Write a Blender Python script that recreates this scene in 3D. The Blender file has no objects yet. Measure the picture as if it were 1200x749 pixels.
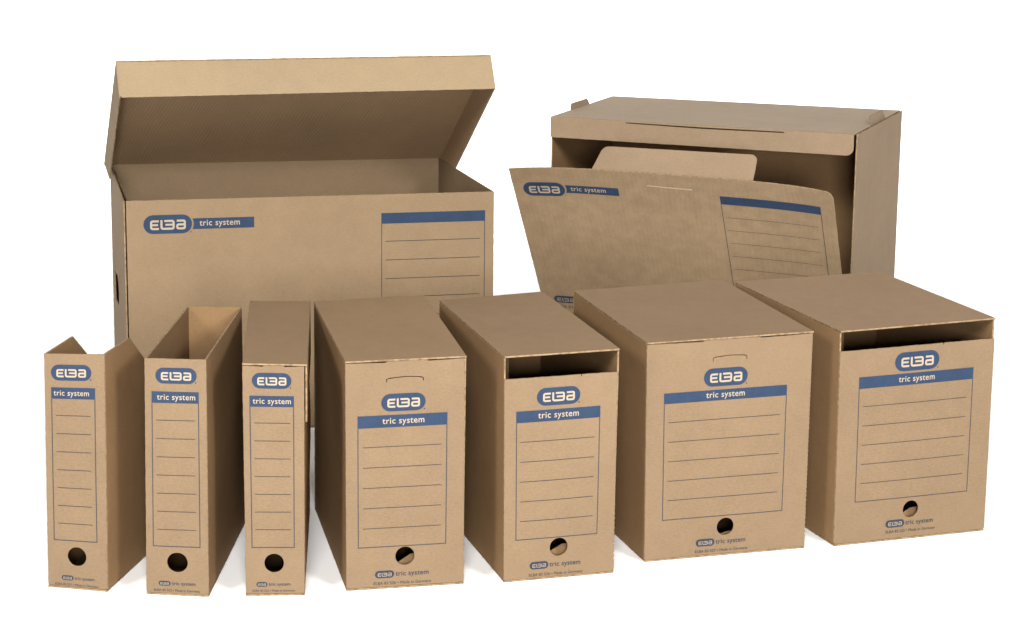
import bpy, math, random
from mathutils import Vector, Matrix
from mathutils.geometry import delaunay_2d_cdt

# ---------------------------------------------------------------- camera
scene = bpy.context.scene
col = scene.collection
PITCH, ROLL, CAMH, FPX = 0.22041, -0.012244, 1.05934, 2736.06
fwd = Vector((0, math.cos(PITCH), -math.sin(PITCH)))
up0 = Vector((0, math.sin(PITCH), math.cos(PITCH)))
rt0 = Vector((1, 0, 0))
rt = rt0 * math.cos(ROLL) - up0 * math.sin(ROLL)
up = rt0 * math.sin(ROLL) + up0 * math.cos(ROLL)
cam_d = bpy.data.cameras.new('camera')
cam_d.sensor_width = 36.0
cam_d.lens = FPX / 1200.0 * 36.0
cam_d.clip_start, cam_d.clip_end = 0.05, 200
cam = bpy.data.objects.new('camera', cam_d)
m = Matrix.Identity(4)
for i in range(3):
    m[i][0], m[i][1], m[i][2] = rt[i], up[i], -fwd[i]
m[2][3] = CAMH
cam.matrix_world = m
col.objects.link(cam)
scene.camera = cam

# ---------------------------------------------------------------- world, studio lamps, exposure
world = bpy.data.worlds.new('World')
scene.world = world
world.use_nodes = True
bg = world.node_tree.nodes['Background']
bg.inputs[0].default_value = (1, 1, 1, 1)
bg.inputs[1].default_value = 0.05

def area(name, loc, target, size, watts, colour=(1, 1, 1), size_y=None):
    d = bpy.data.lights.new(name, 'AREA')
    d.energy, d.size, d.color = watts, size, colour
    if size_y:
        d.shape, d.size_y = 'RECTANGLE', size_y
    o = bpy.data.objects.new(name, d)
    o.location = loc
    o.rotation_euler = (Vector(target) - Vector(loc)).to_track_quat('-Z', 'Y').to_euler()
    col.objects.link(o)
    return o
area('left_softbox', (-3.3, -1.0, 3.1), (0.0, 3.5, 0.15), 1.1, 195, (1, 0.985, 0.96))
area('right_softbox', (3.3, -1.0, 3.1), (0.0, 3.5, 0.15), 1.1, 245, (1, 0.985, 0.96))
area('key_softbox', (0.0, -2.2, 3.7), (0.05, 3.5, 0.15), 1.5, 420, (1, 0.985, 0.96))
area('front_softbox', (0.15, -2.2, 1.15), (0.05, 3.5, 0.3), 0.8, 260, (1, 0.985, 0.96))
area('added_backdrop_lamp', (-2.2, 5.9, 2.3), (-2.0, 8.0, 1.3), 1.4, 150)  # this pair is added out of view to whiten the backdrop
area('added_backdrop_lamp', (2.4, 5.9, 2.3), (2.2, 8.0, 1.3), 1.4, 150)

vs = scene.view_settings
scene.display_settings.display_device = 'sRGB'
vs.view_transform, vs.look, vs.exposure, vs.gamma = 'Standard', 'None', 0.0, 1.0
vs.use_curve_mapping = False

# ---------------------------------------------------------------- materials
def new_mat(name):
    mt = bpy.data.materials.new(name)
    mt.use_nodes = True
    nt = mt.node_tree
    return mt, nt, nt.nodes['Principled BSDF']

def math_node(nt, op, a, b=None):
    n = nt.nodes.new('ShaderNodeMath')
    n.operation = op
    for i, v in enumerate((a, b)):
        if v is None:
            continue
        if isinstance(v, (int, float)):
            n.inputs[i].default_value = v
        else:
            nt.links.new(v, n.inputs[i])
    return n.outputs[0]

ALB = 0.49
def kraft(name, base, corr=0.10, blotch=0.16, flute=0.0065, stripe=0.0, shear=0.0):
    """Kraft liner over corrugated board: blotches, fibre specks and faint flutes."""
    base = tuple(c * ALB for c in base)
    mt, nt, b = new_mat(name)
    uv = nt.nodes.new('ShaderNodeUVMap').outputs[0]
    info = nt.nodes.new('ShaderNodeObjectInfo')
    offs = nt.nodes.new('ShaderNodeVectorMath'); offs.operation = 'ADD'
    cmb = nt.nodes.new('ShaderNodeCombineXYZ')
    r = math_node(nt, 'MULTIPLY', info.outputs['Random'], 7.0)
    nt.links.new(r, cmb.inputs[0]); nt.links.new(r, cmb.inputs[1])
    nt.links.new(uv, offs.inputs[0]); nt.links.new(cmb.outputs[0], offs.inputs[1])
    p = offs.outputs[0]
    def noise(scale, detail, rough=0.55, stretch=None):
        n = nt.nodes.new('ShaderNodeTexNoise')
        n.inputs['Scale'].default_value = scale
        n.inputs['Detail'].default_value = detail
        n.inputs['Roughness'].default_value = rough
        src = p
        if stretch:
            mp = nt.nodes.new('ShaderNodeMapping')
            mp.inputs['Scale'].default_value = stretch
            nt.links.new(p, mp.inputs[0]); src = mp.outputs[0]
        nt.links.new(src, n.inputs[0])
        return n.outputs[0]
    cloud = noise(38, 4)
    big = noise(7, 2)
    fibre = noise(170, 4, 0.75, (1, 2.2, 1))
    speck = noise(520, 2, 0.8)
    t = math_node(nt, 'ADD', math_node(nt, 'MULTIPLY', math_node(nt, 'SUBTRACT', cloud, 0.5), blotch),
                  math_node(nt, 'MULTIPLY', math_node(nt, 'SUBTRACT', fibre, 0.5), 0.42))
    t = math_node(nt, 'ADD', t, math_node(nt, 'MULTIPLY', math_node(nt, 'SUBTRACT', speck, 0.5), 0.34))
    t = math_node(nt, 'ADD', t, math_node(nt, 'MULTIPLY', math_node(nt, 'SUBTRACT', big, 0.5), 0.20))
    sep = nt.nodes.new('ShaderNodeSeparateXYZ')
    nt.links.new(uv, sep.inputs[0])
    xx = sep.outputs[0]
    if shear:
        xx = math_node(nt, 'ADD', xx, math_node(nt, 'MULTIPLY', sep.outputs[1], shear))
    xx = math_node(nt, 'ADD', xx, math_node(nt, 'MULTIPLY', big, 0.02))
    fl = math_node(nt, 'SINE', math_node(nt, 'MULTIPLY', xx, 2 * math.pi / flute))
    fl = math_node(nt, 'MULTIPLY', fl, math_node(nt, 'MULTIPLY', math_node(nt, 'SUBTRACT', noise(16, 3), 0.22), 1.9))
    if stripe:
        t = math_node(nt, 'ADD', t, math_node(nt, 'MULTIPLY', fl, stripe))
    # dark fibre flecks
    vor = nt.nodes.new('ShaderNodeTexVoronoi')
    vor.inputs['Scale'].default_value = 95
    nt.links.new(p, vor.inputs[0])
    fleck = math_node(nt, 'LESS_THAN', vor.outputs['Distance'], 0.085)
    t = math_node(nt, 'SUBTRACT', t, math_node(nt, 'MULTIPLY', fleck, 0.13))
    t = math_node(nt, 'ADD', t, math_node(nt, 'MULTIPLY', math_node(nt, 'SUBTRACT', info.outputs['Random'], 0.5), 0.07))
    val = math_node(nt, 'ADD', t, 1.0)
    mix = nt.nodes.new('ShaderNodeVectorMath'); mix.operation = 'SCALE'
    mix.inputs[0].default_value = base
    nt.links.new(val, mix.inputs['Scale'])
    nt.links.new(mix.outputs[0], b.inputs['Base Color'])
    b.inputs['Roughness'].default_value = 0.82
    b.inputs['Specular IOR Level'].default_value = 0.06
    h = math_node(nt, 'ADD', math_node(nt, 'MULTIPLY', fl, corr), math_node(nt, 'MULTIPLY', fibre, 0.35))
    h = math_node(nt, 'ADD', h, math_node(nt, 'MULTIPLY', cloud, 0.8))
    bump = nt.nodes.new('ShaderNodeBump')
    bump.inputs['Strength'].default_value = 0.45
    bump.inputs['Distance'].default_value = 0.0007
    nt.links.new(h, bump.inputs['Height'])
    nt.links.new(bump.outputs[0], b.inputs['Normal'])
    return mt

def ink(name, base, worn=0.12):
    mt, nt, b = new_mat(name)
    geo = nt.nodes.new('ShaderNodeNewGeometry')
    n = nt.nodes.new('ShaderNodeTexNoise')
    n.inputs['Scale'].default_value = 420; n.inputs['Detail'].default_value = 3
    nt.links.new(geo.outputs['Position'], n.inputs[0])
    n2 = nt.nodes.new('ShaderNodeTexNoise')
    n2.inputs['Scale'].default_value = 45; n2.inputs['Detail'].default_value = 5
    nt.links.new(geo.outputs['Position'], n2.inputs[0])
    v = math_node(nt, 'ADD', math_node(nt, 'MULTIPLY', math_node(nt, 'SUBTRACT', n.outputs[0], 0.5), worn * 5), 1.0)
    v = math_node(nt, 'ADD', v, math_node(nt, 'MULTIPLY', math_node(nt, 'SUBTRACT', n2.outputs[0], 0.5), worn * 4))
    mix = nt.nodes.new('ShaderNodeVectorMath'); mix.operation = 'SCALE'
    mix.inputs[0].default_value = base
    nt.links.new(v, mix.inputs['Scale'])
    nt.links.new(mix.outputs[0], b.inputs['Base Color'])
    b.inputs['Roughness'].default_value = 0.75
    b.inputs['Specular IOR Level'].default_value = 0.25
    return mt

KR_SHADED = (0.385, 0.232, 0.114)  # redder tone of shaded sides, backs and insides, put into the board colour
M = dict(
    kraft=kraft('kraft_board_shaded', KR_SHADED),
    smooth=kraft('kraft_board_fine', (0.352, 0.242, 0.147), corr=0.05),
    olive=kraft('kraft_board_pale', (0.400, 0.278, 0.166), corr=0.05),
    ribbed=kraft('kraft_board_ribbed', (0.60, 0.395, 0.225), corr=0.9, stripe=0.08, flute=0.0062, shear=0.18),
    mottled=kraft('kraft_board_mottled', (0.49, 0.345, 0.208), corr=0.35, blotch=0.40, stripe=0.018, flute=0.0095),
    blue=ink('blue_print', (0.0150, 0.0300, 0.063)),
    grey=ink('grey_print', (0.020, 0.026, 0.042), 0.10),
    line=ink('line_print', (0.022, 0.022, 0.026), 0.10),
    bare=ink('bare_board_in_print', (0.30, 0.242, 0.175), 0.05),
    soaked=ink('bare_board_in_small_print', (0.20, 0.165, 0.13), 0.08),
    crease=ink('scuffed_crease', (0.36, 0.28, 0.19), 0.08),
)
M['pale'] = kraft('kraft_board_light', (0.455, 0.325, 0.21), corr=0.04)
M['paler'] = kraft('kraft_board_paler', (0.56, 0.425, 0.29), corr=0.04)  # paler and greyer than the other panels of its box
M['rim'] = kraft('kraft_board_rim', (0.47, 0.35, 0.215), corr=0.05)
M['top'] = kraft('kraft_board_top', (0.405, 0.262, 0.145), corr=0.06)
mt, nt, b = new_mat('cut_edge')
n = nt.nodes.new('ShaderNodeTexNoise'); n.inputs['Scale'].default_value = 170; n.inputs['Detail'].default_value = 3
geo = nt.nodes.new('ShaderNodeNewGeometry'); nt.links.new(geo.outputs['Position'], n.inputs[0])
cr = nt.nodes.new('ShaderNodeValToRGB')
cr.color_ramp.elements[0].position, cr.color_ramp.elements[1].position = 0.36, 0.58
cr.color_ramp.elements[0].color = (0.150, 0.098, 0.056, 1)
cr.color_ramp.elements[1].color = (0.255, 0.178, 0.105, 1)
nt.links.new(n.outputs[0], cr.inputs[0]); nt.links.new(cr.outputs[0], b.inputs['Base Color'])
b.inputs['Roughness'].default_value = 0.95; b.inputs['Specular IOR Level'].default_value = 0.03
M['edge'] = mt
mt, nt, b = new_mat('white_sweep')
n = nt.nodes.new('ShaderNodeTexNoise'); n.inputs['Scale'].default_value = 1.3
cr = nt.nodes.new('ShaderNodeValToRGB')
cr.color_ramp.elements[0].color = (0.90, 0.90, 0.90, 1)
cr.color_ramp.elements[1].color = (0.93, 0.93, 0.93, 1)
nt.links.new(n.outputs[0], cr.inputs[0]); nt.links.new(cr.outputs[0], b.inputs['Base Color'])
b.inputs['Roughness'].default_value = 0.9
b.inputs['Specular IOR Level'].default_value = 0.1
M['white'] = mt

# ---------------------------------------------------------------- setting: seamless white sweep
def sweep():
    prof = [(-6.0, 0.0), (6.0, 0.0)]
    for k in range(1, 17):
        a = k / 16 * math.pi / 2
        prof.append((6.0 + 1.8 * math.sin(a), 1.8 - 1.8 * math.cos(a)))
    prof.append((7.8, 4.5))
    vs_, fs = [], []
    for y, z in prof:
        vs_ += [(-6, y, z), (6, y, z)]
    for i in range(len(prof) - 1):
        fs.append((2 * i, 2 * i + 1, 2 * i + 3, 2 * i + 2))
    me = bpy.data.meshes.new('studio_floor')
    me.from_pydata(vs_, [], fs)
    for p in me.polygons:
        p.use_smooth = True
    me.materials.append(M['white'])
    o = bpy.data.objects.new('studio_floor', me)
    o['kind'] = 'structure'
    o['label'] = 'seamless white studio floor sweeping up behind the boxes'
    col.objects.link(o)
sweep()

# ---------------------------------------------------------------- helpers
T = 0.0026            # board thickness
rnd = random.Random(7)

def thing(name, label, cat, C, group=None):
    o = bpy.data.objects.new(name, None)
    o.empty_display_size = 0.05
    a, b_ = C['000'], C['100']
    ctr = (C['000'] + C['100'] + C['010'] + C['110']) / 4
    o.location = (ctr.x, ctr.y, 0)
    o.rotation_euler = (0, 0, math.atan2(b_.y - a.y, b_.x - a.x))
    o['label'], o['category'] = label, cat
    if group:
        o['group'] = group
    col.objects.link(o)
    inv = (Matrix.Translation(o.location) @ Matrix.Rotation(o.rotation_euler.z, 4, 'Z')).inverted()
    INV[o.name] = inv
    return o
INV = {}

def inside(poly, x, y):
    c = False
    j = len(poly) - 1
    for i in range(len(poly)):
        xi, yi = poly[i]; xj, yj = poly[j]
        if (yi > y) != (yj > y) and x < (xj - xi) * (y - yi) / (yj - yi) + xi:
            c = not c
        j = i
    return c

def densify(poly, step):
    out = []
    for i, a in enumerate(poly):
        b_ = poly[(i + 1) % len(poly)]
        L = math.hypot(b_[0] - a[0], b_[1] - a[1])
        k = max(1, int(L / step))
        for s in range(k):
            out.append((a[0] + (b_[0] - a[0]) * s / k, a[1] + (b_[1] - a[1]) * s / k))
    return out

def fill(outer, holes, step):
    """Triangulate a polygon with holes, with a grid of inner points."""
    pts, edges = [], []
    for loop in [outer] + holes:
        s = len(pts)
        pts += loop
        edges += [(s + i, s + (i + 1) % len(loop)) for i in range(len(loop))]
    if step:
        x0 = min(p[0] for p in outer); x1 = max(p[0] for p in outer)
        y0 = min(p[1] for p in outer); y1 = max(p[1] for p in outer)
        nx, ny = int((x1 - x0) / step), int((y1 - y0) / step)
        for i in range(1, nx + 1):
            for j in range(1, ny + 1):
                x, y = x0 + (x1 - x0) * i / (nx + 1), y0 + (y1 - y0) * j / (ny + 1)
                if inside(outer, x, y) and not any(inside(h, x, y) for h in holes):
                    if min((x - q[0]) ** 2 + (y - q[1]) ** 2 for q in pts[:edges[-1][0] + 1]) > (step * 0.25) ** 2:
                        pts.append((x, y))
    v, e, f, *_ = delaunay_2d_cdt([Vector(p) for p in pts], edges, [], 0, 1e-7)
    tris = []
    for t in f:
        cx = sum(v[i].x for i in t) / 3; cy = sum(v[i].y for i in t) / 3
        if inside(outer, cx, cy) and not any(inside(h, cx, cy) for h in holes):
            a, b_, c = (v[i] for i in t)
            if (b_ - a).cross(c - a) < 0:
                t = tuple(reversed(t))
            tris.append(tuple(t))
    return [(p.x, p.y) for p in v], tris

class Surf:
    """Outer face of one board panel: four corners seen from outside (BL, BR, TR, TL), in metres."""
    def __init__(s, Q, bulge=0.0, warp=None):
        s.Q = [Vector(q) for q in Q]
        s.w = ((s.Q[1] - s.Q[0]).length + (s.Q[2] - s.Q[3]).length) / 2
        s.h = ((s.Q[3] - s.Q[0]).length + (s.Q[2] - s.Q[1]).length) / 2
        s.n = (s.Q[2] - s.Q[0]).cross(s.Q[3] - s.Q[1]).normalized()
        s.bulge, s.warp = bulge, warp
        s.ph = rnd.uniform(0, 6.28)
    def at(s, x, y, off=0.0):
        u, v = x / s.w, y / s.h
        Q = s.Q
        p = Q[0] * ((1 - u) * (1 - v)) + Q[1] * (u * (1 - v)) + Q[2] * (u * v) + Q[3] * ((1 - u) * v)
        cu, cv = min(1, max(0, u)), min(1, max(0, v))
        d = s.bulge * math.sin(math.pi * cu) * math.sin(math.pi * cv) * (1 + 0.5 * math.sin(5 * u + s.ph) + 0.4 * math.sin(7 * v + 2 * s.ph))
        if s.warp:
            d += s.warp(u, v)
        return p + s.n * (d + off)

def link_mesh(name, verts, faces, mat, parent, root, uvs=None, smooth=True):
    inv = INV[root.name]
    me = bpy.data.meshes.new(name)
    me.from_pydata([inv @ v for v in verts], [], faces)
    if uvs:
        lay = me.uv_layers.new(name='UVMap')
        for l in me.loops:
            lay.data[l.index].uv = uvs[l.vertex_index]
    me.materials.append(M[mat])
    if smooth:
        for p in me.polygons:
            p.use_smooth = True
        me.set_sharp_from_angle(angle=math.radians(35))
    o = bpy.data.objects.new(name, me)
    o.parent = parent
    col.objects.link(o)
    return o

def panel(name, S, mat, root, parent=None, outline=None, holes=(), t=T, rough=0.0002, step=0.03, swap=False):
    outer = outline or [(0, 0), (S.w, 0), (S.w, S.h), (0, S.h)]
    outer = densify(outer, 0.006)
    outer = [(x + rnd.uniform(-rough, rough), y + rnd.uniform(-rough, rough)) for x, y in outer]
    v, f = fill(outer, [list(h) for h in holes], step)
    n = len(v)
    V = [S.at(x, y) for x, y in v] + [S.at(x, y, -t) for x, y in v]
    F = list(f) + [(a + n, c + n, b_ + n) for a, b_, c in f]
    cnt = {}
    for t3 in f:
        for i in range(3):
            e = (t3[i], t3[(i + 1) % 3])
            cnt[e] = cnt.get(e, 0) + 1
    for (a, b_) in cnt:
        if (b_, a) not in cnt:
            F.append((b_, a, a + n, b_ + n))
    uv = [((y, x) if swap else (x, y)) for x, y in v] * 2
    o = link_mesh(name, V, F, mat, parent or root, root, uv)
    o.data.materials.append(M['edge'])
    for p in o.data.polygons:
        if p.index >= 2 * len(f):
            p.material_index = 1
    bv = o.modifiers.new('bevel', 'BEVEL')
    bv.width, bv.segments, bv.limit_method, bv.angle_limit = 0.0007, 2, 'ANGLE', math.radians(50)
    bv.harden_normals = False
    return o

def printed(name, S, poly, mat, parent, root, off=0.0005, holes=(), step=0.02):
    v, f = fill(densify(poly, 0.01), [list(h) for h in holes], step)
    return link_mesh(name, [S.at(x, y, off) for x, y in v], f, mat, parent, root)

def rect(x0, y0, x1, y1):
    return [(x0, y0), (x1, y0), (x1, y1), (x0, y1)]

def circle(cx, cy, r, k=40, jit=0.0):
    return [(cx + (r + rnd.uniform(-jit, jit)) * math.cos(2 * math.pi * i / k), cy + (r + rnd.uniform(-jit, jit)) * math.sin(2 * math.pi * i / k)) for i in range(k)]

def pill(cx, cy, w, h, k=14):
    r = h * 0.5; out = []
    for i in range(k + 1):
        a = -math.pi / 2 + math.pi * i / k
        out.append((cx + w / 2 - r + r * math.cos(a), cy + r * math.sin(a)))
    for i in range(k + 1):
        a = math.pi / 2 + math.pi * i / k
        out.append((cx - w / 2 + r + r * math.cos(a), cy + r * math.sin(a)))
    return out

def stroke(path, wd, rad):
    """Outline of a bent stroke with rounded bends (path of axis-aligned points)."""
    pts = [path[0]]
    for i in range(1, len(path) - 1):
        p0, p1, p2 = (Vector(q) for q in path[i - 1:i + 2])
        d0, d1 = (p1 - p0).normalized(), (p2 - p1).normalized()
        a, b_ = p1 - d0 * rad, p1 + d1 * rad
        for k in range(6):
            s = k / 5
            q = a * (1 - s) ** 2 + p1 * 2 * s * (1 - s) + b_ * s * s
            pts.append((q.x, q.y))
    pts.append(path[-1])
    L, R = [], []
    for i, p in enumerate(pts):
        a = Vector(pts[max(0, i - 1)]); b_ = Vector(pts[min(len(pts) - 1, i + 1)])
        d = (b_ - a).normalized(); nrm = Vector((-d.y, d.x))
        L.append((p[0] + nrm.x * wd / 2, p[1] + nrm.y * wd / 2))
        R.append((p[0] - nrm.x * wd / 2, p[1] - nrm.y * wd / 2))
    return R + L[::-1]

def badge_shapes():
    """Rounded block letters of the badge, in units of a 354 x 143 badge, y up."""
    Y = lambda y: 143 - y
    s = 15.5
    sh = []
    sh.append(stroke([(112, Y(47)), (56, Y(47)), (56, Y(105)), (112, Y(105))], s, 13))
    sh.append(rect(64.2, Y(83), 106, Y(68.5)))
    sh.append(stroke([(131, Y(39)), (131, Y(105)), (219, Y(105)), (219, Y(46)), (152, Y(46))], s, 13))
    sh.append(rect(160, Y(82), 210.8, Y(67.5)))
    sh.append(stroke([(243, Y(46)), (301, Y(46)), (301, Y(105)), (246, Y(105)), (246, Y(75)), (293, Y(75))], s, 11))
    return sh

def badge(S, cx, cy, w, h, parent, root, ink_mat='blue', small=False):
    nm = 'small_badge' if small else 'printed_badge'
    b_ = printed(nm, S, pill(cx, cy, w, h), ink_mat, parent, root, 0.0005)
    V, F = [], []
    for poly in badge_shapes():
        v, f = fill(poly, [], None)
        k = len(V)
        V += [S.at(cx + (x - 177) / 354 * w, cy + (y - 71.5) / 143 * h, 0.0010) for x, y in v]
        F += [tuple(i + k for i in t) for t in f]
    link_mesh(nm + '_lettering', V, F, 'soaked' if small else 'bare', parent, root)
    if not small:
        printed('trademark_dot', S, circle(cx + w * 0.475, cy - h * 0.43, 0.0010, 10), 'grey', parent, root)

_txt = {}
def text_geo(body, spacing=1.0, bold=0.0):
    key = (body, spacing, bold)
    if key not in _txt:
        cu = bpy.data.curves.new('tmp', 'FONT')
        cu.body, cu.size, cu.space_character, cu.offset, cu.resolution_u = body, 1.0, spacing, bold, 3
        ob = bpy.data.objects.new('tmp', cu)
        col.objects.link(ob)
        dg = bpy.context.evaluated_depsgraph_get()
        me = ob.evaluated_get(dg).to_mesh()
        v = [(p.co.x, p.co.y) for p in me.vertices]
        f = [tuple(p.vertices) for p in me.polygons]
        ob.evaluated_get(dg).to_mesh_clear()
        bpy.data.objects.remove(ob); bpy.data.curves.remove(cu)
        _txt[key] = (v, f)
    return _txt[key]

def text(name, S, body, x0, x1, ybase, mat, parent, root, off, spacing=1.0, bold=0.0, tall=1.0):
    v, f = text_geo(body, spacing, bold)
    a = min(p[0] for p in v); b_ = max(p[0] for p in v)
    k = (x1 - x0) / (b_ - a)
    V = [S.at(x0 + (x - a) * k, ybase + y * k * tall, off) for x, y in v]
    fl = []
    for t3 in f:
        p, q, r = (v[i] for i in t3[:3])
        fl.append(t3 if (q[0] - p[0]) * (r[1] - p[1]) - (q[1] - p[1]) * (r[0] - p[0]) >= 0 else tuple(reversed(t3)))
    return link_mesh(name, V, fl, mat, parent, root, smooth=False)

def frame(S, x0, y0, x1, y1, parent, root, mat, w=0.0010):
    """Left, bottom and right rules of the label field (the band closes its top)."""
    poly = [(x0, y1), (x0, y0), (x1, y0), (x1, y1), (x1 - w, y1), (x1 - w, y0 + w), (x0 + w, y0 + w), (x0 + w, y1)]
    printed('label_frame', S, poly, mat, parent, root)

def V3(C):
    return {k: Vector(v) for k, v in C.items()}

def lerp(a, b_, t):
    return a + (b_ - a) * t

def inset_box(C):
    """unit directions of a box: across and to the back, from its base."""
    u = (C['100'] - C['000']).normalized()
    d = (C['010'] - C['000']).normalized()
    return u, d

# ---------------------------------------------------------------- front row
MM = 0.001
BOX = {
 'A': {"000": [-0.62777,3.02462,0],"001": [-0.62326,3.02402,0.32736],"010": [-0.56736,3.34579,0],"011": [-0.56736,3.34579,0.32888],"100": [-0.54383,3.00672,0],"101": [-0.54029,3.00966,0.33069],"110": [-0.48401,3.33075,0],"111": [-0.48401,3.33075,0.32888]},
 'B': {"000": [-0.48991,3.00002,0],"001": [-0.48526,2.99908,0.3287],"010": [-0.4752,3.32564,0],"011": [-0.47387,3.32574,0.32764],"100": [-0.40446,2.99108,0],"101": [-0.40329,2.99593,0.32852],"110": [-0.39271,3.32265,0],"111": [-0.39371,3.32256,0.32819]},
 'C': {"000": [-0.35497,2.99737,0],"001": [-0.35585,2.99639,0.32425],"010": [-0.3856,3.38373,0],"011": [-0.38903,3.38354,0.32489],"100": [-0.27607,3.00268,0],"101": [-0.27428,3.002,0.32251],"110": [-0.30267,3.38992,0],"111": [-0.30392,3.38981,0.32396]},
 'D': {"000": [-0.22096,3.0221,0],"001": [-0.2214,3.02199,0.32192],"010": [-0.29594,3.39571,0],"011": [-0.29541,3.39543,0.32247],"100": [-0.06204,3.05803,0],"101": [-0.06024,3.05457,0.32419],"110": [-0.13435,3.42778,0],"111": [-0.1324,3.42861,0.32757]},
 'E': {"000": [-0.00673,3.06545,0],"001": [-0.00929,3.06591,0.32115],"010": [-0.10999,3.42474,0],"011": [-0.10954,3.42423,0.32054],"100": [0.14654,3.11298,0],"101": [0.14862,3.11078,0.32352],"110": [0.04588,3.46908,0],"111": [0.04589,3.46978,0.32633]},
 'F': {"000": [0.19223,3.16139,0],"001": [0.18844,3.16092,0.32029],"010": [0.0917,3.50167,0],"011": [0.09361,3.50126,0.32161],"100": [0.4281,3.23423,0],"101": [0.42886,3.23068,0.32412],"110": [0.32941,3.57074,0],"111": [0.32871,3.57157,0.32701]},
 'G': {"000": [0.47234,3.24386,0],"001": [0.46956,3.24597,0.32113],"010": [0.35007,3.58245,0],"011": [0.34797,3.58253,0.3224],"100": [0.70701,3.32807,0],"101": [0.70701,3.3319,0.32424],"110": [0.58715,3.66767,0],"111": [0.58894,3.6675,0.3236]},
 'H': {"000": [-0.63742,3.78813,0],"001": [-0.63742,3.78813,0.40225],"010": [-0.73254,4.19115,0],"011": [-0.73254,4.19115,0.39975],"100": [-0.03296,3.93691,0],"101": [-0.03296,3.93691,0.40079],"110": [-0.13972,4.33873,0],"111": [-0.13972,4.33873,0.39645]},
 'I': {"000": [0.07168,4.54947,0],"001": [0.07168,4.54947,0.44893],"010": [0.20535,4.90049,0],"011": [0.20535,4.90049,0.44639],"100": [0.64056,4.3281,0],"101": [0.64056,4.3281,0.45174],"110": [0.78109,4.67876,0],"111": [0.78109,4.67876,0.45237]},
}
# printed front of each carton, millimetres from the lower left corner of its face
PRINT = {
 'A': dict(pill=(38.4,303.5,57,21.8), band=(9.8,267.4,71.8,283), fb=68.7, lx=(16.5,65), ly=[244.3-25.2*i for i in range(7)], hole=(42,46.6,13.3), mini=(20,37,15.9,6.8), tr=66.6, l2=(10.6,72.4,5.0), code='83 521', tw=50),
 'B': dict(pill=(42.9,306,56,21.5), band=(9.5,268.7,73.5,284.3), fb=69.2, lx=(15.5,68), ly=[245-25.3*i for i in range(7)], hole=(42.2,47.1,13.9), mini=(16.7,32.8,17.2,6.8), tr=66.3, l2=(10.4,72.3,6.0), code='83 522', tw=52),
 'C': dict(pill=(38,300.3,51.5,21.3), band=(8.8,264.6,66.9,279.6), fb=68.5, lx=(14,62), ly=[242.3-24.7*i for i in range(7)], hole=(39,46.6,13.2), mini=(14.5,29.5,16.7,6.8), tr=61, l2=(9,67,6.2), code='83 523', tw=50),
 'D': dict(pill=(78,263.6,60,24.3), band=(16,229.3,138,246.4), fb=60.4, lx=(23,130.5), ly=[202.2-28.65*i for i in range(5)], hole=(81,46,13.2), mini=(39.5,66,21.2,10.6), tr=114, l2=(37.5,118,6.4), code='83 526', tw=57, slit=(55,105.6,291.5,299)),
 'E': dict(pill=(76,262,61.5,25), band=(16.4,227.5,136,243.8), fb=59.8, lx=(22.6,128.5), ly=[200-28.3*i for i in range(5)], hole=(79.6,45.5,13.2), mini=(37.3,64.6,21.2,10.8), tr=112, l2=(36.4,116,5.6), code='83 526', tw=58, gap=289.7),
 'F': dict(pill=(117.3,265.2,65.5,26.3), band=(25.8,231.5,210.5,247), fb=60, lx=(33,201.5), ly=[204-28.7*i for i in range(5)], hole=(123,43.5,13.1), mini=(78,106.7,21.9,11), tr=154.7, l2=(77.3,158.6,7.0), code='83 527', tw=58, slit=(97.5,148.8,288,296.5)),
 'G': dict(pill=(124,269.2,72,28), band=(31.2,234.5,217.8,251.8), fb=64, lx=(38.8,208), ly=[207.7-28.9*i for i in range(5)], hole=(124.4,45.6,12.9), mini=(83.3,114.4,25.8,11.5), tr=162.3, l2=(84.3,166.5,11.6), code='83 525', tw=58.5, gap=292),
}

def front_print(S, P, face, root):
    k = MM
    cx, cy, w, h = (v * k for v in P['pill'])
    badge(S, cx, cy, w, h, face, root)
    x0, y0, x1, y1 = (v * k for v in P['band'])
    printed('label_band', S, rect(x0, y0, x1, y1), 'blue', face, root)
    tw = P['tw'] * k
    text('band_lettering', S, 'tric system', cx - tw / 2, cx + tw / 2, y0 + (y1 - y0) * 0.30, 'bare', face, root, 0.0010, 1.08, 0.012, 1.05)
    frame(S, x0, P['fb'] * k, x1, y0 - 0.0001, face, root, 'grey')
    for y in P['ly']:
        printed('writing_line', S, rect(P['lx'][0] * k, y * k - 0.00040, P['lx'][1] * k, y * k + 0.00040), 'line', face, root)
    a, b_, my, mh = (v * k for v in P['mini'])
    badge(S, (a + b_) / 2, my, b_ - a, mh, face, root, 'grey', True)
    text('maker_lettering', S, 'tric system', b_ + 0.0018, P['tr'] * k, my - mh * 0.28, 'grey', face, root, 0.0005, 1.05, 0.012)
    text('origin_lettering', S, 'ELBA ' + P['code'] + ' \u2022 Made in Germany', P['l2'][0] * k, P['l2'][1] * k, P['l2'][2] * k, 'line', face, root, 0.0005)

def slit_loop(x0, x1, y0, y1, w=0.0011):
    """Thin three-sided cut of a half-punched thumb tab."""
    xm = (x0 + x1) / 2
    arc = lambda o: [(x1 - o, y1 - 0.003 - o * 0.3), (x1 - o - 0.004, y1 - 0.0012 - o), (xm, y1 - o), (x0 + o + 0.004, y1 - 0.0015 - o), (x0 + o, y1 - 0.003 - o * 0.3)]
    outer = [(x1, y0)] + arc(0) + [(x0, y0)]
    inner = [(x0 + w, y0)] + arc(w)[::-1] + [(x1 - w, y0)]
    return densify(outer + inner, 0.004)

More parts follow.
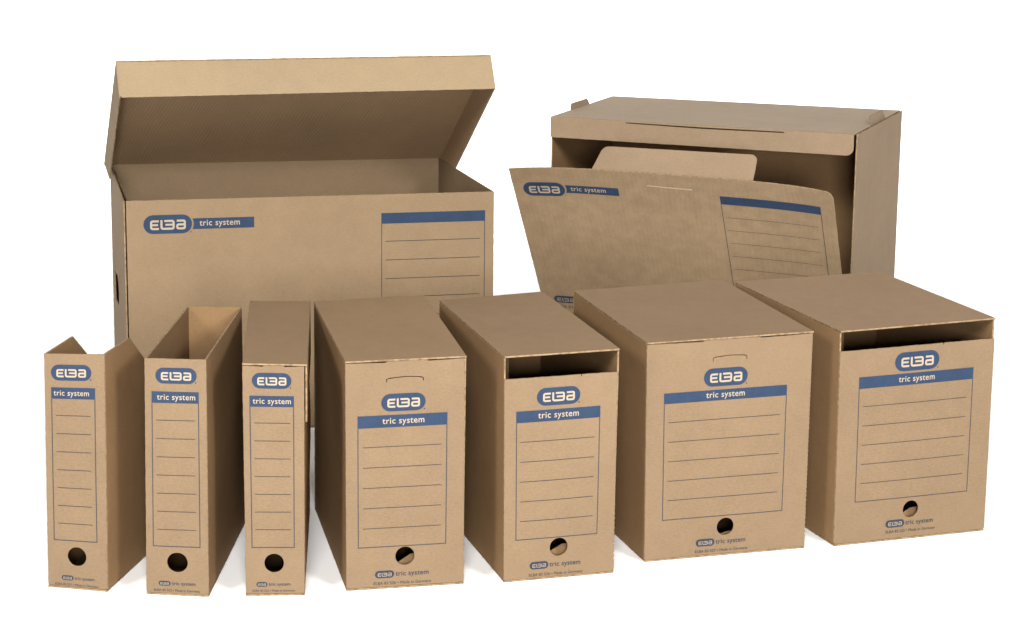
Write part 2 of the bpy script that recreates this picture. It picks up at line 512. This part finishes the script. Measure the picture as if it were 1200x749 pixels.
def carton(key, name, label, top=True, open_front=False, cut_sides=False, mat='kraft', rin=0.0, group=None):
    C = V3(BOX[key])
    P = PRINT[key]
    root = thing(name, label, 'box', C, group)
    u, d = inset_box(C)
    tg = T + 0.0007 if top else 0.0
    z0 = 0.0032
    # front face with thumb hole
    S = Surf([C['000'], C['100'], C['101'], C['001']], bulge=0.0012)
    hx, hy, hr = (v * MM for v in P['hole'])
    ft = P['gap'] * MM if open_front else S.h - tg
    w = S.w
    cq = 0.0022
    out = [(cq, z0), (w - cq, z0), (w - cq * 0.3, z0 + cq * 0.3), (w, z0 + cq), (w - rin * ft / S.h, ft)]
    if top and not open_front:
        out += [(w * 0.68, ft - 0.0012), (w * 0.675, ft + 0.0004), (w * 0.34, ft + 0.0004), (w * 0.335, ft - 0.0012)]
    elif open_front:
        out += [(w * 0.67, ft), (w * 0.668, ft - 0.003), (w * 0.664, ft - 0.003), (w * 0.662, ft)]
    out += [(0, ft), (0, z0 + cq), (cq * 0.3, z0 + cq * 0.3)]
    if key in 'BFE':
        k0, k1 = (0.06, 0.26) if key == 'B' else (0.02, 0.30)
        ser = []
        y = k0
        while y < k1:
            ser += [(w + rnd.uniform(0.0, 0.0002), y), (w - rnd.uniform(0.0005, 0.0011), y + 0.0016), (w - rnd.uniform(0.0004, 0.0010), y + 0.0030), (w, y + 0.0042)]
            y += rnd.uniform(0.0062, 0.0072)
        ser = [(x - rin * yy / S.h, yy) for x, yy in ser if yy < ft - 0.004]
        out = out[:4] + ser + out[4:]
    holes = [circle(hx, hy, hr, 44, 0.00012)]
    if 'slit' in P:
        holes.append(slit_loop(*(v * MM for v in P['slit'])))
    face = panel('front_panel', S, 'smooth', root, outline=out, holes=holes, step=0.02)
    front_print(S, P, face, root)
    # sides
    g = T + 0.0003
    sides = []
    for nm, q in (('left_side', ('010', '000', '001', '011')), ('right_side', ('100', '110', '111', '101'))):
        S2 = Surf([C[k] for k in q], bulge=rnd.choice((-0.003, 0.0025, 0.003)))
        wd, hh = S2.w, S2.h - tg
        if nm == 'left_side':
            lo, hi = g, wd - g
        else:
            lo, hi = g, wd - g
        ol = [(lo, z0), (hi, z0), (hi, hh), (lo, hh)]
        if cut_sides:
            xs = 0.104; back_h = 0.166
            if nm == 'right_side':
                ol = [(lo, z0), (hi, z0), (hi, back_h), (xs, hh), (lo, hh)]
            else:
                ol = [(lo, z0), (hi, z0), (hi, hh), (wd - xs, hh), (lo, back_h)]
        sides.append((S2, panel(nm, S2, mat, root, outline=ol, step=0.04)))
    Sb = Surf([C['110'], C['010'], C['011'], C['111']], bulge=0.001)
    bh = 0.163 if cut_sides else Sb.h - tg
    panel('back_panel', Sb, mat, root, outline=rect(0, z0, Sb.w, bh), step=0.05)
    dz = Vector((0, 0, 0.0004))
    Sd = Surf([C['010'] + dz, C['110'] + dz, C['100'] + dz, C['000'] + dz])
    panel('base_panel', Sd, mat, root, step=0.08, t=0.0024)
    if key in 'DEFG':
        q0 = C['000'] + d * 0.022 + u * 0.004; q1 = C['100'] + d * 0.022 - u * 0.004
        zz = Vector((0, 0, 0.10))
        Sn = Surf([q0, q1, q1 + zz, q0 + zz])
        x = hx - 0.004
        ya, yb = {'D': (0.026, 0.041), 'E': (0.029, 0.042), 'F': (0.022, 0.028), 'G': (0.026, 0.040)}[key]
        panel('inner_flap', Sn, 'kraft', root, outline=[(0.004, 0.004), (Sn.w - 0.004, 0.004), (Sn.w - 0.004, yb), (x + 0.012, yb), (x - 0.012, ya), (0.004, ya)], step=0.04)
    if top:
        St = Surf([C['001'], C['101'], C['111'], C['011']], bulge=-0.0025 if not open_front else -0.0015)
        x1 = St.w + (0.0042 if key == 'C' else 0.0)
        tp = panel('top_panel', St, 'top', root, outline=rect(0, 0, x1, St.h), step=0.03, swap=True)
    return root, C, S, u, d, face

GROUP = 'cartons of the front row'
carton('A', 'magazine_file', 'slim cardboard magazine file with cut-away sloping sides, leftmost of the front row', top=False, cut_sides=True, group=GROUP)
carton('B', 'archive_box', 'slim open-topped cardboard box, second from the left in the front row', top=False, group=GROUP)
rC, CC, SC, uC, dC, fC = carton('C', 'archive_box', 'slim cardboard box with closed top, between the slim open-topped box and the wide closed boxes', group=GROUP)
# tuck flap hanging outside the right side of the slim closed box
off = uC * (T + 0.0014)
dz = Vector((0, 0, -0.0028))
Sf = Surf([lerp(CC['101'], CC['100'], 0.245) + off, lerp(CC['111'], CC['110'], 0.245) + off, CC['111'] + off + dz, CC['101'] + off + dz], bulge=0.0005)
panel('tuck_flap', Sf, 'kraft', rC, step=0.04, rough=0.0004)
rD = carton('D', 'archive_box', 'closed mid-width cardboard box with a thumb tab cut above its badge', rin=0.0028, group=GROUP)
rE = carton('E', 'archive_box', 'mid-width cardboard box with a dark open slot under its top', open_front=True, rin=0.0025, group=GROUP)
rF = carton('F', 'archive_box', 'wide closed cardboard box with a thumb tab cut above its badge, second from right', rin=0.0015, group=GROUP)
rG = carton('G', 'archive_box', 'wide cardboard box with a dark open slot under its top, rightmost of the front row', open_front=True, group=GROUP)

def dust_flap(pack, x0, x1, depth, low=0.20):
    root, C, S, u, d, face = pack
    q = [C['000'] + u * x0 + d * depth, C['000'] + u * x1 + d * (depth + 0.012), C['001'] + u * x1 + d * (depth + 0.012), C['001'] + u * x0 + d * depth]
    Sx = Surf(q, bulge=0.001)
    panel('dust_flap', Sx, 'kraft', root, outline=rect(0, low, Sx.w, Sx.h - 0.006), step=0.04)
dust_flap(rE, 0.004, 0.034, 0.085)
dust_flap(rG, 0.004, 0.062, 0.095)

# ---------------------------------------------------------------- large lidded box, back left
C = V3(BOX['H'])
root = thing('lidded_storage_box', 'large cardboard storage box with its hinged lid propped open, back left', 'box', C)
u, d = inset_box(C)
S = Surf([C['000'], C['100'], C['101'], C['001']], bulge=0.0015)
face = panel('front_panel', S, 'olive', root, outline=rect(0, 0.0032, S.w, S.h), step=0.04)
badge(S, 0.0676, 0.361, 0.080, 0.0315, face, root)
printed('label_band', S, [(0.1085, 0.3517), (0.2110, 0.3517), (0.2110, 0.3697), (0.1085, 0.3697), (0.1100, 0.3650), (0.1104, 0.3605), (0.1100, 0.3560)], 'blue', face, root)
text('band_lettering', S, 'tric system', 0.120, 0.187, 0.3573, 'bare', face, root, 0.0010, 1.08, 0.012, 1.05)
printed('label_band', S, rect(0.4266, 0.3514, 0.6067, 0.3696), 'blue', face, root)
frame(S, 0.4266, 0.128, 0.6067, 0.3513, face, root, 'grey', 0.0010)
for k in range(6):
    y = 0.321 - 0.0323 * k
    printed('writing_line', S, rect(0.4338, y - 0.0005, 0.598, y + 0.0005), 'line', face, root)
g = T + 0.0003
fl = u * 0.0042
S2 = Surf([C['010'], C['000'] - fl, C['001'] - fl, C['011']], bulge=0.002)
hand = [(0.100 + x, 0.203 + y + x * 0.08) for x, y in pill(0, 0, 0.135, 0.054)]
hand = [(S2.w - 0.262 + (x - 0.100) + rnd.uniform(-0.0015, 0.0015), y + rnd.uniform(-0.001, 0.001)) for x, y in hand]
panel('left_side', S2, 'olive', root, outline=[(g, 0.0032), (S2.w - 0.004, 0.0032), (S2.w - 0.004, S2.h - 0.001), (g, S2.h)], holes=[hand], step=0.04)
ins = u * 0.0065
S3 = Surf([C['010'] + ins, C['000'] + ins, C['001'] + ins, C['011'] + ins])
panel('side_liner', S3, 'olive', root, outline=rect(g, 0.0032, S3.w - g, S3.h - 0.012), holes=[hand], step=0.06)
S4 = Surf([C['100'], C['110'], C['111'], C['101']], bulge=0.0015)
panel('right_side', S4, 'olive', root, outline=rect(g, 0.0032, S4.w - g, S4.h), step=0.04)
S5 = Surf([C['110'], C['010'], C['011'], C['111']])
panel('back_panel', S5, 'olive', root, outline=rect(0, 0.0032, S5.w, S5.h), step=0.05)
dz = Vector((0, 0, 0.0004))
panel('base_panel', Surf([C['010'] + dz, C['110'] + dz, C['100'] + dz, C['000'] + dz]), 'olive', root, step=0.1, t=0.0024)
# lid, hinged along the back edge
uu = (C['111'] - C['011']).normalized()
hl, hr = C['011'] - uu * 0.0109 + Vector((0, 0, .001)), C['111'] + uu * 0.0035 + Vector((0, 0, .001))
LTL, LTR = Vector((-0.65624, 3.83450, 0.62821)), Vector((-0.04150, 3.98793, 0.62900))
LLL, LLR = Vector((-0.64622, 3.80042, 0.57143)), Vector((-0.03202, 3.95400, 0.57485))
rn = ((LLL - LTL) + (LLR - LTR)) / 2
Sl = Surf([LTL, LTR, hr, hl], bulge=0.003)
lid = panel('lid', Sl, 'ribbed', root, step=0.04)
Sr = Surf([LLL, LLR, LTR, LTL], bulge=0.0012)
panel('lid_rim', Sr, 'rim', root, parent=lid, outline=[(0.005, 0), (Sr.w - 0.003, 0), (Sr.w, 0.004), (Sr.w, Sr.h - T - 0.0003), (0, Sr.h - T - 0.0003), (0, 0.005)], step=0.04)
So = Surf([hl + rn, LLL, LTL, hl])
panel('lid_flange', So, 'olive', root, parent=lid, outline=[(So.w * 0.20, 0.0), (So.w - g, 0.001), (So.w - g, So.h - T - 0.0003), (0.006, So.h - T - 0.0003)], step=0.05, rough=0.0005)
So = Surf([LLR, hr + rn, hr, LTR])
panel('lid_flange', So, 'ribbed', root, parent=lid, outline=[(g, 0.001), (So.w + 0.012, 0.0), (So.w + 0.012, So.h - 0.012), (So.w - 0.001, So.h - T - 0.0003), (g, So.h - T - 0.0003)], step=0.05, rough=0.0003)

# ---------------------------------------------------------------- front-opening box, back right
C = V3(BOX['I'])
root = thing('front_opening_box', 'large cardboard box with its printed front door folded forward, back right', 'box', C)
u, d = inset_box(C)
zt = T + 0.0006
S2 = Surf([C['010'], C['000'], C['001'], C['011']], bulge=0.001)
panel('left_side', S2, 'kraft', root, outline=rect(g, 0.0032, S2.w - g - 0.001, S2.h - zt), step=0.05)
S4 = Surf([C['100'], C['110'], C['111'], C['101']], bulge=0.001)
panel('right_side', S4, 'pale', root, outline=rect(0.0008, 0.0032, S4.w - g, S4.h - 0.0005), step=0.04, rough=0.0007)
S5 = Surf([C['110'], C['010'], C['011'], C['111']])
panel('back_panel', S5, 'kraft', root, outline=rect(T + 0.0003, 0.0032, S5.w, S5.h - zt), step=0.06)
panel('base_panel', Surf([C['010'] + dz, C['110'] + dz, C['100'] + dz, C['000'] + dz]), 'kraft', root, step=0.1, t=0.0024)
St = Surf([C['001'], C['101'], C['111'], C['011']], bulge=-0.002)
panel('top_panel', St, 'paler', root, outline=rect(0, 0, St.w - 0.0052, St.h), step=0.04, swap=True)
fo = -d * (T + 0.0006)
Sp = Surf([C['000'] + fo, C['100'] + fo, C['101'] + fo, C['001'] + fo], warp=lambda p, q: 0.0)
def rounded(x0, y0, x1, y1, rl, rr):
    o_ = []
    for k in range(7):
        a = math.pi + math.pi / 2 * k / 6
        o_.append((x0 + rl + rl * math.cos(a), y0 + rl + rl * math.sin(a)))
    for k in range(7):
        a = 1.5 * math.pi + math.pi / 2 * k / 6
        o_.append((x1 - rr + rr * math.cos(a), y0 + rr + rr * math.sin(a)))
    return o_ + [(x1, y1), (x0, y1)]
slot = densify([(0.155, 0.4455), (0.31, 0.4436), (0.470, 0.4450), (0.470, 0.4470), (0.31, 0.4462), (0.155, 0.4472)], 0.01)
panel('front_lip', Sp, 'pale', root, outline=rounded(0.0, 0.4095, Sp.w - 0.006, Sp.h - 0.0004, 0.004, 0.014), holes=[slot], step=0.02)
for side in (0, 1):
    if side == 0:
        a, b_ = lerp(C['001'], C['011'], 0.30), lerp(C['001'], C['011'], 0.60)
        lean = (-u * 0.25 + Vector((0, 0, 1))).normalized()
        lo = Vector((0, 0, -0.004)) + u * 0.0005
        q = [b_ + lo, a + lo, a + lo + lean * 0.016, b_ + lo + lean * 0.016]
    else:
        a, b_ = lerp(C['101'], C['111'], 0.36), lerp(C['101'], C['111'], 0.68)
        lean = (-u * 0.25 + Vector((0, 0, 1))).normalized()
        o3 = -u * 0.0075
        q = [a + o3, b_ + o3, b_ + o3 + lean * 0.017, a + o3 + lean * 0.017]
    Sx = Surf(q)
    ww, hh = Sx.w, Sx.h
    panel('locking_tab', Sx, 'pale', root, outline=[(0, 0), (ww, 0), (ww - 0.004, hh * 0.7), (ww - 0.012, hh), (0.012, hh), (0.004, hh * 0.7)], step=0.02)

# door folded forward about the lower front edge, slightly bowed
D0, D1 = Vector((0.07995, 4.54625, 0.0012)), Vector((0.65432, 4.32275, 0.0012))
D2, D3 = Vector((-0.01012, 4.31726, 0.38025)), Vector((0.56629, 4.09340, 0.37899))
shift = -d * 0.0045
bow = lambda p, q: -0.013 * (1 - (2 * min(1, max(0, p)) - 1) ** 4) * q
Sd = Surf([D0 + shift, D1 + shift, D3, D2], warp=bow)
W, Hh = Sd.w, Sd.h
arch = lambda x: Hh + 0.003 * (1 - (2 * x / W - 1) ** 4)
top_edge = [(W - 0.0155, arch(W - 0.0155))] + [(W * k / 30, arch(W * k / 30)) for k in range(28, -1, -1)]
ol = [(0.004, 0), (W - 0.004, 0), (W, Hh - 0.013), (W - 0.004, Hh - 0.004), (W - 0.010, Hh)] + top_edge
door = panel('door', Sd, 'mottled', root, outline=ol, step=0.02)
badge(Sd, 0.060, 0.3993, 0.081, 0.0330, door, root)
printed('label_band', Sd, [(0.1018, 0.392), (0.206, 0.392), (0.206, 0.4105), (0.1018, 0.4105), (0.1034, 0.4055), (0.1038, 0.4012), (0.1034, 0.397)], 'blue', door, root)
text('band_lettering', Sd, 'tric system', 0.112, 0.181, 0.3980, 'bare', door, root, 0.0010, 1.08, 0.012, 1.05)
printed('label_band', Sd, rect(0.4012, 0.3915, 0.5905, 0.4105), 'blue', door, root)
frame(Sd, 0.4012, 0.150, 0.5905, 0.3914, door, root, 'grey', 0.0010)
for y in (0.360, 0.329, 0.298, 0.266, 0.234, 0.202):
    printed('writing_line', Sd, rect(0.408, y - 0.0004, 0.582, y + 0.0004), 'line', door, root)
badge(Sd, 0.0525, 0.1165, 0.048, 0.0185, door, root, 'grey', True)
text('maker_lettering', Sd, 'tric system', 0.080, 0.165, 0.1125, 'grey', door, root, 0.0005, 1.05, 0.012)
text('origin_lettering', Sd, 'ELBA 83 520 \u2022 Made in Germany', 0.029, 0.170, 0.0935, 'line', door, root, 0.0005)
printed('thumb_crease', Sd, [(0.262, 0.4215), (0.300, 0.4200), (0.352, 0.4190), (0.349, 0.4222), (0.300, 0.4228), (0.266, 0.4240)], 'crease', door, root, 0.0006)
# tuck tab along the door's upper edge, standing up
nf = Vector((-d.x, -d.y, 0)).normalized()
dirv = Vector((0, 0, 1)) * math.cos(0.42) - nf * math.sin(0.42)
pa, pb = Sd.at(0.159, arch(0.159) - 0.003, -T - 0.0012), Sd.at(0.467, arch(0.467) - 0.003, -T - 0.0012)
Sq = Surf([pa, pb, pb + dirv * 0.050, pa + dirv * 0.046], bulge=-0.0015)
w_, h_ = Sq.w, Sq.h
def arc(cx, cy, r, a0, a1, k=6):
    return [(cx + r * math.cos(math.radians(a0 + (a1 - a0) * i / k)), cy + r * math.sin(math.radians(a0 + (a1 - a0) * i / k))) for i in range(k + 1)]
panel('tuck_tab', Sq, 'pale', root, parent=door, outline=[(0, 0), (w_, 0)] + arc(w_ - 0.010, h_ - 0.012, 0.012, 0, 90) + arc(0.028, h_ - 0.016, 0.016, 90, 160), step=0.02)

for o in scene.objects:
    if o.type == 'MESH' and not o.name.startswith('studio'):
        o.data.update()
